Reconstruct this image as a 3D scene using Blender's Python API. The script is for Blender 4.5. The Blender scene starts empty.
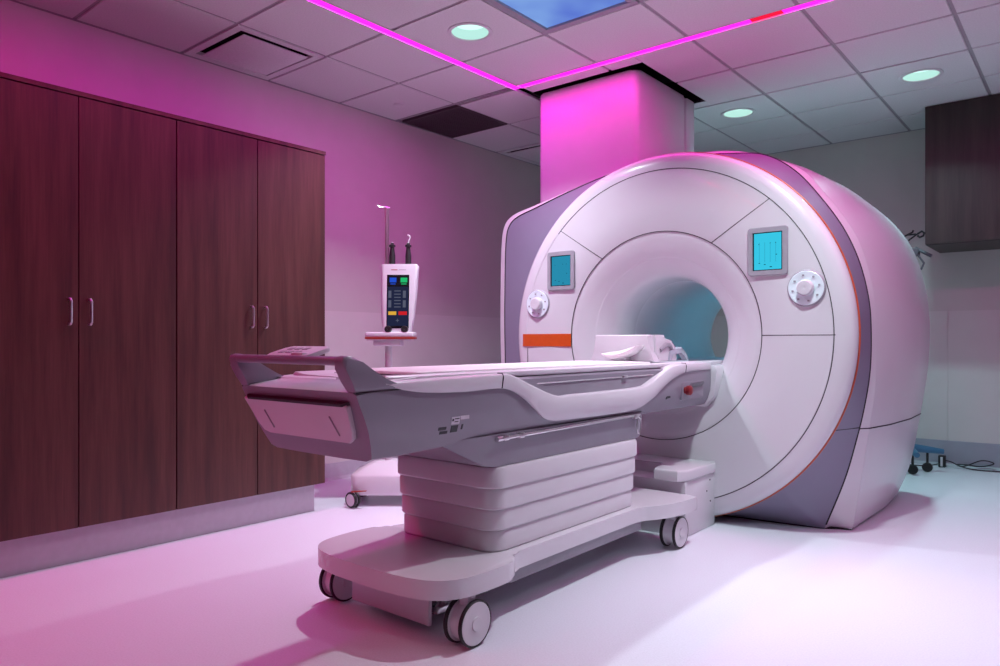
import bpy, bmesh, math, random
from math import sin, cos, pi, sqrt, atan2
from mathutils import Vector, Matrix
random.seed(7)
S = bpy.context.scene
COL = S.collection
PI = math.pi

# ------------------------------------------------------------------ materials
def srgb(r, g, b):
    f = lambda c: (c/12.92 if c <= .04045 else ((c+.055)/1.055)**2.4)
    return (f(r/255), f(g/255), f(b/255), 1)

def mat(name, col, rough=.45, metal=0, noise=0.04, nscale=30, bump=0, spec=.5, coat=0):
    m = bpy.data.materials.new(name); m.use_nodes = True
    nt = m.node_tree; b = nt.nodes['Principled BSDF']
    b.inputs['Roughness'].default_value = rough
    b.inputs['Metallic'].default_value = metal
    b.inputs['Specular IOR Level'].default_value = spec
    b.inputs['Coat Weight'].default_value = coat
    tc = nt.nodes.new('ShaderNodeTexCoord')
    n = nt.nodes.new('ShaderNodeTexNoise'); n.inputs['Scale'].default_value = nscale
    n.inputs['Detail'].default_value = 4
    nt.links.new(tc.outputs['Object'], n.inputs['Vector'])
    r = nt.nodes.new('ShaderNodeValToRGB')
    r.color_ramp.elements[0].position = .3; r.color_ramp.elements[1].position = .7
    r.color_ramp.elements[0].color = tuple(c*(1-noise) for c in col[:3])+(1,)
    r.color_ramp.elements[1].color = tuple(min(1, c*(1+noise)) for c in col[:3])+(1,)
    nt.links.new(n.outputs['Fac'], r.inputs['Fac'])
    nt.links.new(r.outputs['Color'], b.inputs['Base Color'])
    if bump:
        bp = nt.nodes.new('ShaderNodeBump'); bp.inputs['Strength'].default_value = bump
        bp.inputs['Distance'].default_value = .002
        nt.links.new(n.outputs['Fac'], bp.inputs['Height'])
        nt.links.new(bp.outputs['Normal'], b.inputs['Normal'])
    return m

def emit(name, col, strength):
    m = bpy.data.materials.new(name); m.use_nodes = True
    nt = m.node_tree
    for n in list(nt.nodes): nt.nodes.remove(n)
    o = nt.nodes.new('ShaderNodeOutputMaterial'); e = nt.nodes.new('ShaderNodeEmission')
    e.inputs['Color'].default_value = tuple(col[:3])+(1,); e.inputs['Strength'].default_value = strength
    nt.links.new(e.outputs[0], o.inputs[0])
    return m

def wood(name, c0, c1, c2, rough=.42):
    m = bpy.data.materials.new(name); m.use_nodes = True
    nt = m.node_tree; b = nt.nodes['Principled BSDF']
    b.inputs['Roughness'].default_value = rough
    tc = nt.nodes.new('ShaderNodeTexCoord')
    mp = nt.nodes.new('ShaderNodeMapping'); mp.inputs['Scale'].default_value = (11, 11, .75)
    nt.links.new(tc.outputs['Object'], mp.inputs['Vector'])
    n = nt.nodes.new('ShaderNodeTexNoise'); n.inputs['Scale'].default_value = 1.6
    n.inputs['Detail'].default_value = 7; n.inputs['Roughness'].default_value = .62
    nt.links.new(mp.outputs[0], n.inputs['Vector'])
    mp2 = nt.nodes.new('ShaderNodeMapping'); mp2.inputs['Scale'].default_value = (90, 90, 2.5)
    nt.links.new(tc.outputs['Object'], mp2.inputs['Vector'])
    n2 = nt.nodes.new('ShaderNodeTexNoise'); n2.inputs['Scale'].default_value = 2
    n2.inputs['Detail'].default_value = 4
    nt.links.new(mp2.outputs[0], n2.inputs['Vector'])
    mx = nt.nodes.new('ShaderNodeMath'); mx.operation = 'MULTIPLY_ADD'
    mx.inputs[1].default_value = .2
    nt.links.new(n2.outputs['Fac'], mx.inputs[0]); 
    mu = nt.nodes.new('ShaderNodeMath'); mu.operation = 'MULTIPLY'; mu.inputs[1].default_value = .8
    nt.links.new(n.outputs['Fac'], mu.inputs[0]); nt.links.new(mu.outputs[0], mx.inputs[2])
    r = nt.nodes.new('ShaderNodeValToRGB')
    r.color_ramp.elements[0].position = .36; r.color_ramp.elements[0].color = c0
    r.color_ramp.elements[1].position = .64; r.color_ramp.elements[1].color = c2
    e = r.color_ramp.elements.new(.5); e.color = c1
    nt.links.new(mx.outputs[0], r.inputs['Fac'])
    nt.links.new(r.outputs['Color'], b.inputs['Base Color'])
    bp = nt.nodes.new('ShaderNodeBump'); bp.inputs['Strength'].default_value = .12; bp.inputs['Distance'].default_value = .001
    nt.links.new(n2.outputs['Fac'], bp.inputs['Height']); nt.links.new(bp.outputs[0], b.inputs['Normal'])
    return m

M = {}
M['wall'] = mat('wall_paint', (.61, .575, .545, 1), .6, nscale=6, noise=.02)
M['walldim'] = mat('dimmed_wall_paint', (.26, .24, .24, 1), .6, nscale=6, noise=.02)  # wall colour darkened on the unseen walls to cut bounced fill light
M['wallpanel'] = mat('wall_protection_sheet', (.68, .645, .62, 1), .28, nscale=5, noise=.02)
M['baseboard'] = mat('grey_vinyl_base', (.36, .37, .43, 1), .35, nscale=10, noise=.03)
M['floor'] = mat('pale_vinyl_floor', (.80, .82, .89, 1), .36, nscale=160, noise=.05, bump=.03)
M['tile'] = mat('acoustic_tile', (.69, .67, .69, 1), .9, nscale=120, noise=.06, bump=.15)
M['tbar'] = mat('ceiling_tee', (.34, .31, .34, 1), .6)
M['plenum'] = mat('dark_plenum', (.006, .006, .007, 1), .9)
M['white'] = mat('white_gloss_plastic', (.70, .68, .72, 1), .26, nscale=4, noise=.01, coat=.15)
M['softwhite'] = mat('white_satin_plastic', (.68, .66, .70, 1), .4, nscale=6, noise=.015)
M['grey'] = mat('violet_grey_plastic', (.255, .238, .285, 1), .35, nscale=8, noise=.03)
M['darkgrey'] = mat('dark_grey_plastic', (.10, .10, .12, 1), .4)
M['band'] = mat('violet_grey_side_band', (.235, .215, .30, 1), .5, nscale=8, noise=.02)
M['seam'] = mat('dark_seam', (.02, .018, .022, 1), .6)
M['black'] = mat('black_rubber', (.012, .012, .013, 1), .5)
M['orange'] = mat('orange_stripe', (.62, .085, .012, 1), .35)
M['redline'] = mat('red_orange_line', (.55, .10, .045, 1), .35)
M['steel'] = mat('brushed_steel', (.72, .71, .72, 1), .28, metal=1, nscale=60)
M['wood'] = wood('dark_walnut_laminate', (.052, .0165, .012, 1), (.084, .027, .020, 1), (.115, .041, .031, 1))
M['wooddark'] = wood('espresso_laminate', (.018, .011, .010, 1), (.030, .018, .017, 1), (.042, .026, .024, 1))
M['toe'] = mat('pale_grey_toe_kick', (.54, .51, .56, 1), .4)
M['grille'] = mat('dark_return_grille', (.10, .075, .085, 1), .7)
M['trimwhite'] = mat('white_metal_trim', (.66, .65, .67, 1), .4)
M['framegrey'] = mat('grey_panel_frame', (.34, .33, .37, 1), .5)
M['dialface'] = mat('pale_dial_face', (.80, .93, .97, 1), .3)  # pale cyan colour stands in for the glow of the button ring
M['blue'] = mat('blue_plastic', (.05, .17, .30, 1), .45)
M['red'] = mat('red_plastic', (.22, .012, .018, 1), .35)
M['redstripe'] = mat('red_stripe', (.36, .035, .018, 1), .4)
M['screenblack'] = mat('black_glass', (.008, .008, .012, 1), .12)
M['cushion'] = mat('white_foam_vinyl', (.82, .79, .80, 1), .5, nscale=40, bump=.03)
M['clear'] = mat('frosted_grey_plastic', (.45, .48, .55, 1), .2)
LEDC = (1.0, .0012, .63)
M['led'] = emit('magenta_light', (1.0, .026, .78), 1.35)
M['ledred'] = emit('red_light', (1.0, .012, .06), 1.0)
M['lamp'] = emit('downlight_lens', (.62, 1.0, .90), 1.3)
M['lampring'] = emit('downlight_reflector', (.55, .95, .86), .95)
M['cyan'] = emit('cyan_display', (.045, .62, .86), .95)
M['cyandim'] = emit('cyan_display_dim', (.03, .36, .58), .75)
M['borelight'] = emit('bore_lamp', (.10, .70, 1.0), 10)
M['scrblue'] = emit('screen_blue', (.02, .09, .7), .9)
M['scrgreen'] = emit('screen_green', (.02, .55, .18), .9)
M['scryellow'] = emit('screen_yellow', (.9, .5, .06), .8)
M['scrred'] = emit('screen_red', (.75, .02, .03), .8)
M['scrnavy'] = emit('screen_navy', (.018, .022, .06), .9)
M['scrgrey'] = emit('screen_grey', (.12, .13, .2), .8)
M['mark'] = mat('printed_dark_mark', (.015, .014, .02, 1), .5)
M['marklight'] = mat('printed_light_mark', (.62, .58, .64, 1), .5)
M['cyanmark'] = emit('cyan_screen_mark', (.004, .06, .10), .5)

# sky picture of the ceiling panel
def skymat():
    m = bpy.data.materials.new('backlit_sky_picture'); m.use_nodes = True
    nt = m.node_tree
    for n in list(nt.nodes): nt.nodes.remove(n)
    o = nt.nodes.new('ShaderNodeOutputMaterial'); e = nt.nodes.new('ShaderNodeEmission')
    tc = nt.nodes.new('ShaderNodeTexCoord'); n = nt.nodes.new('ShaderNodeTexNoise')
    n.inputs['Scale'].default_value = 1.3; n.inputs['Detail'].default_value = 3
    r = nt.nodes.new('ShaderNodeValToRGB')
    r.color_ramp.elements[0].position = .34; r.color_ramp.elements[0].color = srgb(84, 108, 214)
    r.color_ramp.elements[1].position = .70; r.color_ramp.elements[1].color = srgb(160, 208, 255)
    nt.links.new(tc.outputs['Object'], n.inputs['Vector']); nt.links.new(n.outputs['Fac'], r.inputs['Fac'])
    nt.links.new(r.outputs['Color'], e.inputs['Color']); e.inputs['Strength'].default_value = .95
    nt.links.new(e.outputs[0], o.inputs[0])
    return m
M['sky'] = skymat()

# ------------------------------------------------------------------ helpers
ORG = {}
def obj(name, bm, mats, parent=None, smooth=True, angle=35):
    """link bm as one mesh object; bm is in world coordinates when parent has an origin in ORG"""
    if not isinstance(mats, (list, tuple)): mats = [mats]
    org = Vector((0, 0, 0))
    if parent is not None: org = ORG.get(parent.name, Vector((0, 0, 0)))
    if org.length: bmesh.ops.translate(bm, verts=bm.verts, vec=-org)
    bmesh.ops.recalc_face_normals(bm, faces=bm.faces)
    me = bpy.data.meshes.new(name)
    bm.to_mesh(me); bm.free()
    for m in mats: me.materials.append(M[m])
    if smooth:
        me.polygons.foreach_set('use_smooth', [True]*len(me.polygons))
        me.set_sharp_from_angle(angle=math.radians(angle))
    o = bpy.data.objects.new(name, me); COL.objects.link(o)
    if parent is not None:
        o.parent = parent; ORG[o.name] = org
    return o

def own(o, loc):
    """give a single-mesh thing its origin at its base"""
    loc = Vector(loc)
    o.data.transform(Matrix.Translation(-loc)); o.location = loc
    return o

def tag(o, label, cat, group=None):
    o['label'] = label; o['category'] = cat
    if group: o['group'] = group
    return o

def thing(name, label, cat, loc=(0, 0, 0), rotz=0, group=None, local=False):
    o = bpy.data.objects.new(name, None); COL.objects.link(o)
    o.location = loc; o.rotation_euler = (0, 0, rotz); o.empty_display_size = .1
    ORG[o.name] = Vector((0, 0, 0)) if local else Vector(loc)
    return tag(o, label, cat, group)

def struct(name, bm, m, smooth=False):
    o = obj(name, bm, m, smooth=smooth); o['kind'] = 'structure'; return o

def dup(root, loc, rotz=0, label=None):
    r = root.copy(); COL.objects.link(r); r.location = loc; r.rotation_euler = (0, 0, rotz)
    if label: r['label'] = label
    for ch in [c for c in root.children]:
        c = ch.copy(); COL.objects.link(c); c.parent = r
        for g in [k for k in ch.children]:
            d = g.copy(); COL.objects.link(d); d.parent = c
    return r

def setmi(faces, mi):
    for f in faces: f.material_index = mi

def box(bm, x0, x1, y0, y1, z0, z1, bev=0, seg=2, mi=0):
    vs = [bm.verts.new(p) for p in ((x0,y0,z0),(x1,y0,z0),(x1,y1,z0),(x0,y1,z0),(x0,y0,z1),(x1,y0,z1),(x1,y1,z1),(x0,y1,z1))]
    fs = [bm.faces.new([vs[i] for i in q]) for q in ((0,3,2,1),(4,5,6,7),(0,1,5,4),(1,2,6,5),(2,3,7,6),(3,0,4,7))]
    setmi(fs, mi)
    if bev:
        es = set(e for f in fs for e in f.edges)
        r = bmesh.ops.bevel(bm, geom=list(es), offset=bev, segments=seg, profile=.5, affect='EDGES')
        setmi(r['faces'], mi)
    return fs

def prism(bm, pts, axis, a0, a1, bev=0, seg=2, mi=0):
    """extrude a 2-D outline along an axis. axis x: pts=(y,z); y: pts=(x,z); z: pts=(x,y)"""
    def P(p, a):
        return (a, p[0], p[1]) if axis == 'x' else (p[0], a, p[1]) if axis == 'y' else (p[0], p[1], a)
    A = [bm.verts.new(P(p, a0)) for p in pts]; B = [bm.verts.new(P(p, a1)) for p in pts]
    fs = [bm.faces.new(A), bm.faces.new(B)]
    n = len(pts)
    caps = list(fs)
    for i in range(n):
        fs.append(bm.faces.new((A[i], A[(i+1) % n], B[(i+1) % n], B[i])))
    setmi(fs, mi)
    if bev:
        es = set(e for f in caps for e in f.edges)
        r = bmesh.ops.bevel(bm, geom=list(es), offset=bev, segments=seg, profile=.5, affect='EDGES')
        setmi(r['faces'], mi)
    return fs

def rrect(x0, x1, y0, y1, r, n=5):
    pts = []
    for cx, cy, a in ((x1-r, y1-r, 0), (x0+r, y1-r, 90), (x0+r, y0+r, 180), (x1-r, y0+r, 270)):
        for k in range(n+1):
            t = math.radians(a+90*k/n); pts.append((cx+r*cos(t), cy+r*sin(t)))
    return pts

def tube(bm, pts, r, n=8, mi=0, closed=False, rs=None):
    pts = [Vector(p) for p in pts]; m = len(pts); rings = []
    prev = None
    for i, p in enumerate(pts):
        if closed: t = (pts[(i+1) % m]-pts[i-1])
        else: t = (pts[min(i+1, m-1)]-pts[max(i-1, 0)])
        t.normalize()
        if prev is None:
            u = t.cross(Vector((0, 0, 1)))
            if u.length < .05: u = t.cross(Vector((1, 0, 0)))
        else:
            u = prev-t*prev.dot(t)
        u.normalize(); prev = u; v = t.cross(u)
        rr = rs[i] if rs else r
        rings.append([bm.verts.new(p+u*(rr*cos(2*PI*k/n))+v*(rr*sin(2*PI*k/n))) for k in range(n)])
    fs = []
    rng = range(m) if closed else range(m-1)
    for i in rng:
        a, b = rings[i], rings[(i+1) % m]
        for k in range(n): fs.append(bm.faces.new((a[k], a[(k+1) % n], b[(k+1) % n], b[k])))
    if not closed:
        fs.append(bm.faces.new(rings[0])); fs.append(bm.faces.new(rings[-1]))
    setmi(fs, mi)
    return fs

def lathe(bm, prof, c, axis='z', n=48, mi=0, capa=False, capb=False, a0=0, a1=2*PI):
    """prof: list of (r, h) along axis; c: centre"""
    full = abs(a1-a0-2*PI) < 1e-6
    cnt = n if full else n+1
    rings = []
    for r, h in prof:
        ring = []
        for k in range(cnt):
            t = a0+(a1-a0)*k/n
            u, v = r*cos(t), r*sin(t)
            p = (u, v, h) if axis == 'z' else (u, h, v) if axis == 'y' else (h, u, v)
            ring.append(bm.verts.new(Vector(p)+Vector(c)))
        rings.append(ring)
    fs = []
    for a, b in zip(rings, rings[1:]):
        for k in range(n):
            k2 = (k+1) % cnt
            fs.append(bm.faces.new((a[k], a[k2], b[k2], b[k])))
    if capa: fs.append(bm.faces.new(rings[0]))
    if capb: fs.append(bm.faces.new(rings[-1]))
    setmi(fs, mi)
    return fs

def loft(bm, loops, mi=0, closed=True, capa=False, capb=False):
    R = [[bm.verts.new(p) for p in l] for l in loops]; fs = []
    n = len(R[0])
    for a, b in zip(R, R[1:]):
        for k in range(n if closed else n-1):
            fs.append(bm.faces.new((a[k], a[(k+1) % n], b[(k+1) % n], b[k])))
    if capa: fs.append(bm.faces.new(R[0]))
    if capb: fs.append(bm.faces.new(R[-1]))
    setmi(fs, mi)
    return fs

def B(): return bmesh.new()

def spline(pts, n, closed=False):
    """Catmull-Rom through 2-D/3-D points"""
    pts = [Vector(p) for p in pts]; m = len(pts); out = []
    segs = m if closed else m-1
    for i in range(segs):
        p1, p2 = pts[i], pts[(i+1) % m]
        p0 = pts[i-1] if (closed or i > 0) else p1*2-p2
        p3 = pts[(i+2) % m] if (closed or i+2 < m) else p2*2-p1
        for k in range(n):
            t = k/n
            out.append(.5*((2*p1)+(p2-p0)*t+(2*p0-5*p1+4*p2-p3)*t*t+(3*p1-p0-3*p2+p3)*t**3))
    if not closed: out.append(pts[-1].copy())
    return out

# camera geometry (1000 x 666, focal 723 px): used to place things read off the photograph
F, CH, HZ = 723.0, 1.0, 342.0
FW = (-.6374, .7705); RT = (.7705, .6374)
def ray(x): return (FW[0]*F+RT[0]*(x-500), FW[1]*F+RT[1]*(x-500))
def onY(x, y, Y):
    a, b = ray(x); return (a/b*Y, CH+(HZ-y)*Y/b)
def onX(x, y, X):
    a, b = ray(x); return (b/a*X, CH+(HZ-y)*X/a)

# ------------------------------------------------------------------ room
WX, WY, RX, FY, H = -4.29, 6.79, 2.3, -2.2, 2.75
bm = B(); box(bm, WX-.2, RX+.2, FY-.2, WY+.2, -.1, 0); struct('floor', bm, 'floor')
bm = B(); box(bm, WX-.15, WX, FY-.15, WY+.15, 0, 3.0); struct('wall_left', bm, 'wall')
bm = B(); box(bm, WX, RX, WY, WY+.15, 0, 3.0); struct('wall_back', bm, 'wall')
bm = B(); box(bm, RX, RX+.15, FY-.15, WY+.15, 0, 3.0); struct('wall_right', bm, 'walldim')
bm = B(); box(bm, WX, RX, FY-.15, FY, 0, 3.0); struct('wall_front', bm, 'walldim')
# wall protection sheets below a seam at 1.24 m
bm = B(); box(bm, WX, WX+.004, 2.63, WY, .1, 1.225); struct('trim_1', bm, 'wallpanel')
bm = B()
box(bm, WX+.004, -.935, WY-.004, WY, .18, 1.25); box(bm, -.93, RX, WY-.004, WY, .18, 1.25)
struct('trim_2', bm, 'wallpanel')
bm = B(); prism(bm, [(WX, 0), (WX+.03, 0), (WX+.012, .02), (WX+.009, .12), (WX, .123)], 'y', 2.6, WY); struct('baseboard_left', bm, 'toe')
bm = B(); prism(bm, [(WY, 0), (WY-.035, 0), (WY-.014, .025), (WY-.010, .205), (WY, .21)], 'x', WX, RX); struct('baseboard_back', bm, 'baseboard')

# ceiling grid
GX = [WX]+[-3.65+.612*k for k in range(9)]+[RX]
GY = [FY]+[1.55+.595*k for k in range(-5, 9)]+[WY]
GX[2] = -3.09; GY[GY.index(min(GY, key=lambda g: abs(g-3.93)))] = 3.905
GY = [g for i, g in enumerate(GY) if i == 0 or g > GY[i-1]+.05]
LX, LY = -3.09, 3.905            # lines taken by the light channels
LW = .034
DL = [(-2.732, 3.0375), (-2.12, 5.4175), (-.896, 5.4175)]               # downlights in the picture
DL2 = [(-.896, 3.0375), (-.896, .6575), (.94, 3.0375)]   # the same grid nearer than the frame
SKY = [(-2.426, 2.74), (-1.814, 2.74)]
DIFF = [(WX, 2.145), (WX, 5.12)]
GRIL = [(WX, 3.905)]
COLHOLE = (-3.065, -2.20, 4.055, 5.0)
def near(a, b): return abs(a-b) < .02
def special(x0, y0, L): return any(near(x0, a) and near(y0, b) for a, b in L)
def sub(rect, hole):
    x0, x1, y0, y1 = rect; a0, a1, b0, b1 = hole
    if a1 <= x0 or a0 >= x1 or b1 <= y0 or b0 >= y1: return [rect]
    out = []
    if a0 > x0: out.append((x0, a0, y0, y1))
    if a1 < x1: out.append((a1, x1, y0, y1))
    m0, m1 = max(x0, a0), min(x1, a1)
    if b0 > y0: out.append((m0, m1, y0, b0))
    if b1 < y1: out.append((m0, m1, b1, y1))
    return [r for r in out if r[1]-r[0] > .004 and r[3]-r[2] > .004]
bm = B()
def tee(c): return LW if (near(c, LX)) else .011
for i in range(len(GX)-1):
    for j in range(len(GY)-1):
        x0, x1, y0, y1 = GX[i], GX[i+1], GY[j], GY[j+1]
        if special(x0, y0, SKY+DIFF+GRIL): continue
        ins = lambda c, lo: (LW if near(c, lo) else .010)
        r = (x0+ins(x0, LX), x1-ins(x1, LX), y0+ins(y0, LY), y1-ins(y1, LY))
        dl = [d for d in DL+DL2 if x0 < d[0] < x1 and y0 < d[1] < y1]
        if dl:
            d = dl[0]; n = 32; inner = []; outer = []; R = .118
            for k in range(n):
                t = 2*PI*k/n; c, s = cos(t), sin(t)
                inner.append((d[0]+R*c, d[1]+R*s))
                hx = (r[1]-d[0] if c > 0 else d[0]-r[0]); hy = (r[3]-d[1] if s > 0 else d[1]-r[2])
                q = min(hx/abs(c) if abs(c) > 1e-6 else 9, hy/abs(s) if abs(s) > 1e-6 else 9)
                outer.append((d[0]+q*c, d[1]+q*s))
            A = [bm.verts.new((p[0], p[1], H)) for p in inner]; O = [bm.verts.new((p[0], p[1], H)) for p in outer]
            A2 = [bm.verts.new((p[0], p[1], H+.02)) for p in inner]; O2 = [bm.verts.new((p[0], p[1], H+.02)) for p in outer]
            for k in range(n):
                k2 = (k+1) % n
                bm.faces.new((A[k], A[k2], O[k2], O[k])); bm.faces.new((A2[k], A2[k2], O2[k2], O2[k]))
                bm.faces.new((A[k], A[k2], A2[k2], A2[k])); bm.faces.new((O[k], O[k2], O2[k2], O2[k]))
            # fill the tile's four corners
            for sx in (0, 1):
                for sy in (0, 1):
                    cx, cy = (r[1] if sx else r[0]), (r[3] if sy else r[2])
                    cand = sorted(range(n), key=lambda k: (outer[k][0]-cx)**2+(outer[k][1]-cy)**2)[:2]
                    v = bm.verts.new((cx, cy, H)); 
                    try: bm.faces.new((v, O[cand[0]], O[cand[1]]))
                    except ValueError: pass
            continue
        for q in sub(r, COLHOLE):
            box(bm, q[0], q[1], q[2], q[3], H, H+.02, .003, 1)
# exposed tees a little above the tile faces
for g in GX[1:-1]:
    if near(g, LX): continue
    segs = [(FY, WY)]
    if COLHOLE[0] < g < COLHOLE[1]: segs = [(FY, COLHOLE[2]), (COLHOLE[3], WY)]
    for a, b in segs: box(bm, g-.012, g+.012, a, b, H+.006, H+.03, mi=1)
for g in GY[1:-1]:
    segs = [(WX, RX)]
    if near(g, LY): segs = [(WX, LX-LW), (.66, RX)]
    if COLHOLE[2] < g < COLHOLE[3]: segs = [(WX, COLHOLE[0]), (COLHOLE[1], RX)]
    for a, b in segs: box(bm, a, b, g-.012, g+.012, H+.007, H+.031, mi=1)
# wall angle
box(bm, WX, WX+.018, FY, WY, H-.003, H+.01, mi=1); box(bm, WX, RX, WY-.018, WY, H-.003, H+.01, mi=1)
# dark deck above the tiles
box(bm, WX, RX, FY, WY, 2.95, 3.0, mi=2)
# lining of the opening round the service column
for q in ((COLHOLE[0]-.01, COLHOLE[0], COLHOLE[2], COLHOLE[3]), (COLHOLE[1], COLHOLE[1]+.01, COLHOLE[2], COLHOLE[3]),
          (COLHOLE[0], COLHOLE[1], COLHOLE[2]-.01, COLHOLE[2]), (COLHOLE[0], COLHOLE[1], COLHOLE[3], COLHOLE[3]+.01)):
    box(bm, q[0], q[1], q[2], q[3], H+.002, 2.95, mi=2)
struct('ceiling', bm, ['tile', 'tbar', 'plenum'])

# ------------------------------------------------------------------ ceiling fittings
def downlight_root(name, label, group=None):
    t = thing(name, label, 'ceiling light', (0, 0, 0), local=True, group=group)
    b = B(); lathe(b, [(.128, -.001), (.128, -.005), (.122, -.008), (.108, -.006), (.104, 0)], (0, 0, 0), n=40); obj('trim_ring', b, 'trimwhite', t)
    b = B(); lathe(b, [(.104, 0), (.098, .02), (.09, .05)], (0, 0, 0), n=40); obj('reflector', b, 'lampring', t)
    b = B(); lathe(b, [(.09, .05), (.05, .052), (.001, .052)], (0, 0, 0), n=40); obj('lens', b, 'lamp', t)
    return t
LAB = ['round recessed downlight beside the blue sky panel', 'small round downlight right of the pink column above the scanner',
       'round recessed downlight left of the dark wall cabinet']
d0 = downlight_root('downlight', LAB[0], 'recessed ceiling downlights'); d0.location = (DL[0][0], DL[0][1], H)
for k in (1, 2): dup(d0, (DL[k][0], DL[k][1], H), 0, LAB[k])
HL = ['round recessed downlight above the floor beside the docked patient table', 'round recessed downlight over the empty floor in front of the table end', 'round recessed downlight nearest the right-hand wall of the room']
for (x, y), lb in zip(DL2, HL): dup(d0, (x, y, H), 0, lb)
POW = {0: 25, 1: 5, 2: 12}
POW2 = [22, 1.8, 10]
def lamp(x, y, p, nm, c=(.83, .96, 1.0)):
    l = bpy.data.lights.new(nm, 'AREA'); l.shape = 'DISK'; l.size = .11; l.energy = p; l.color = c; l.spread = math.radians(115)
    o = bpy.data.objects.new(nm, l); COL.objects.link(o); o.location = (x, y, H+.03)
for k, (x, y) in enumerate(DL): lamp(x, y, POW[k], 'downlight_lamp', (.83, .96, 1.0) if k == 0 else (.52, 1.0, 1.0))
for k, (x, y) in enumerate(DL2): lamp(x, y, POW2[k], 'downlight_lamp')

# magenta light channels
def channel(name, label, along, a0, a1, red):
    if along == 'y': t = thing(name, label, 'light strip', (LX, (a0+a1)/2, H))
    else: t = thing(name, label, 'light strip', ((a0+a1)/2, LY, H))
    def bar(b, u0, u1, w0, w1, z0, z1):
        if along == 'y': box(b, LX+w0, LX+w1, u0, u1, z0, z1)
        else: box(b, u0, u1, LY+w0, LY+w1, z0, z1)
    b = B(); bar(b, a0, a1, -LW, -LW+.006, H-.002, H+.03); bar(b, a0, a1, LW-.006, LW, H-.002, H+.03); bar(b, a0, a1, -LW, LW, H+.03, H+.036)
    obj('housing', b, 'trimwhite', t, smooth=False)
    segs = [(a0, a1, 'led')]
    if red: segs = [(a0, red[0], 'led'), (red[0], red[1], 'ledred'), (red[1], a1, 'led')]
    for u0, u1, mm in segs:
        if u1-u0 < .02: continue
        b = B(); bar(b, u0, u1, -LW+.007, LW-.007, H+.003, H+.012)
        o = obj('diffuser', b, mm, t, smooth=False)
        if mm == 'ledred': o['label'] = 'red glowing segment of the strip'
        l = bpy.data.lights.new('strip_lamp', 'AREA'); l.shape = 'RECTANGLE'; l.size = (u1-u0) if along == 'x' else .05; l.size_y = .05 if along == 'x' else (u1-u0)
        l.energy = (24.0 if mm == 'ledred' and along == 'y' else 8.6 if along == 'y' else 4.9 if u1 < -1.2 else 9.0)*(u1-u0); l.color = ((1.0, .0012, .86) if along == 'y' else (1.0, .0012, .56)) if mm == 'led' else (1.0, .001, .12)
        lo = bpy.data.objects.new('strip_lamp', l); COL.objects.link(lo)
        lo.location = (LX, (u0+u1)/2, H+.001) if along == 'y' else ((u0+u1)/2, LY, H+.001)
        if along == 'y': lo.rotation_euler = (0, math.radians(14), 0)     # added tilt, puts more light on the wall and less on the floor
channel('light_strip', 'magenta ceiling light strip running along the wardrobe side', 'y', -1.3, LY+LW, (-1.3, .55))
channel('light_strip', 'magenta ceiling light strip crossing in front of the column, with a red segment', 'x', LX+LW+.002, .66, (-1.46, -1.29))

# backlit sky panels
SL = ['backlit blue sky picture panel in the ceiling beside the round downlight', 'second blue sky panel, its corner just inside the top edge of the picture']
for k, (x, y) in enumerate(SKY):
    x1, y1 = x+.612, y+.595
    t = thing('sky_panel', SL[k], 'light panel', ((x+x1)/2, (y+y1)/2, H), group='sky panels')
    b = B()
    for q in ((x+.008, x1-.008, y+.008, y+.05), (x+.008, x1-.008, y1-.05, y1-.008), (x+.008, x+.05, y+.05, y1-.05), (x1-.05, x1-.008, y+.05, y1-.05)):
        box(b, *q, H-.006, H+.03, .002, 1)
    obj('frame', b, 'framegrey', t, smooth=False)
    b = B(); box(b, x+.05, x1-.05, y+.05, y1-.05, H+.008, H+.016); obj('picture', b, 'sky', t, smooth=False)

# plaque air diffusers and the return grille
DLAB = ['square white air diffuser with dark slot in the ceiling above the wardrobes', 'far square air diffuser in the ceiling corner beside the pink column']
for k, (x, y) in enumerate(DIFF):
    x1, y1 = -3.65, y+.595
    t = thing('air_diffuser', DLAB[k], 'air vent', ((x+x1)/2, (y+y1)/2, H), group='ceiling air diffusers')
    b = B(); c = .055
    for q in ((x+.018, x1-.01, y+.01, y+c), (x+.018, x1-.01, y1-c, y1-.01), (x+.018, x+.018+c, y+c, y1-c), (x1-c, x1-.01, y+c, y1-c)):
        box(b, *q, H-.002, H+.02)
    obj('frame', b, 'tile', t, smooth=False)
    b = B(); box(b, x+.018+c, x1-c, y+c, y1-c, H+.11, H+.12)
    for q in ((x+.018+c-.006, x+.018+c, y+c, y1-c), (x1-c, x1-c+.006, y+c, y1-c), (x+.018+c, x1-c, y+c-.006, y+c), (x+.018+c, x1-c, y1-c, y1-c+.006)):
        box(b, *q, H+.02, H+.12)
    obj('throat', b, 'plenum', t, smooth=False)
    b = B(); box(b, x+.018+c+.012, x1-c-.04, y+c+.04, y1-c-.012, H-.004, H+.004, .003, 2); obj('plaque', b, 'tile', t)
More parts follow.
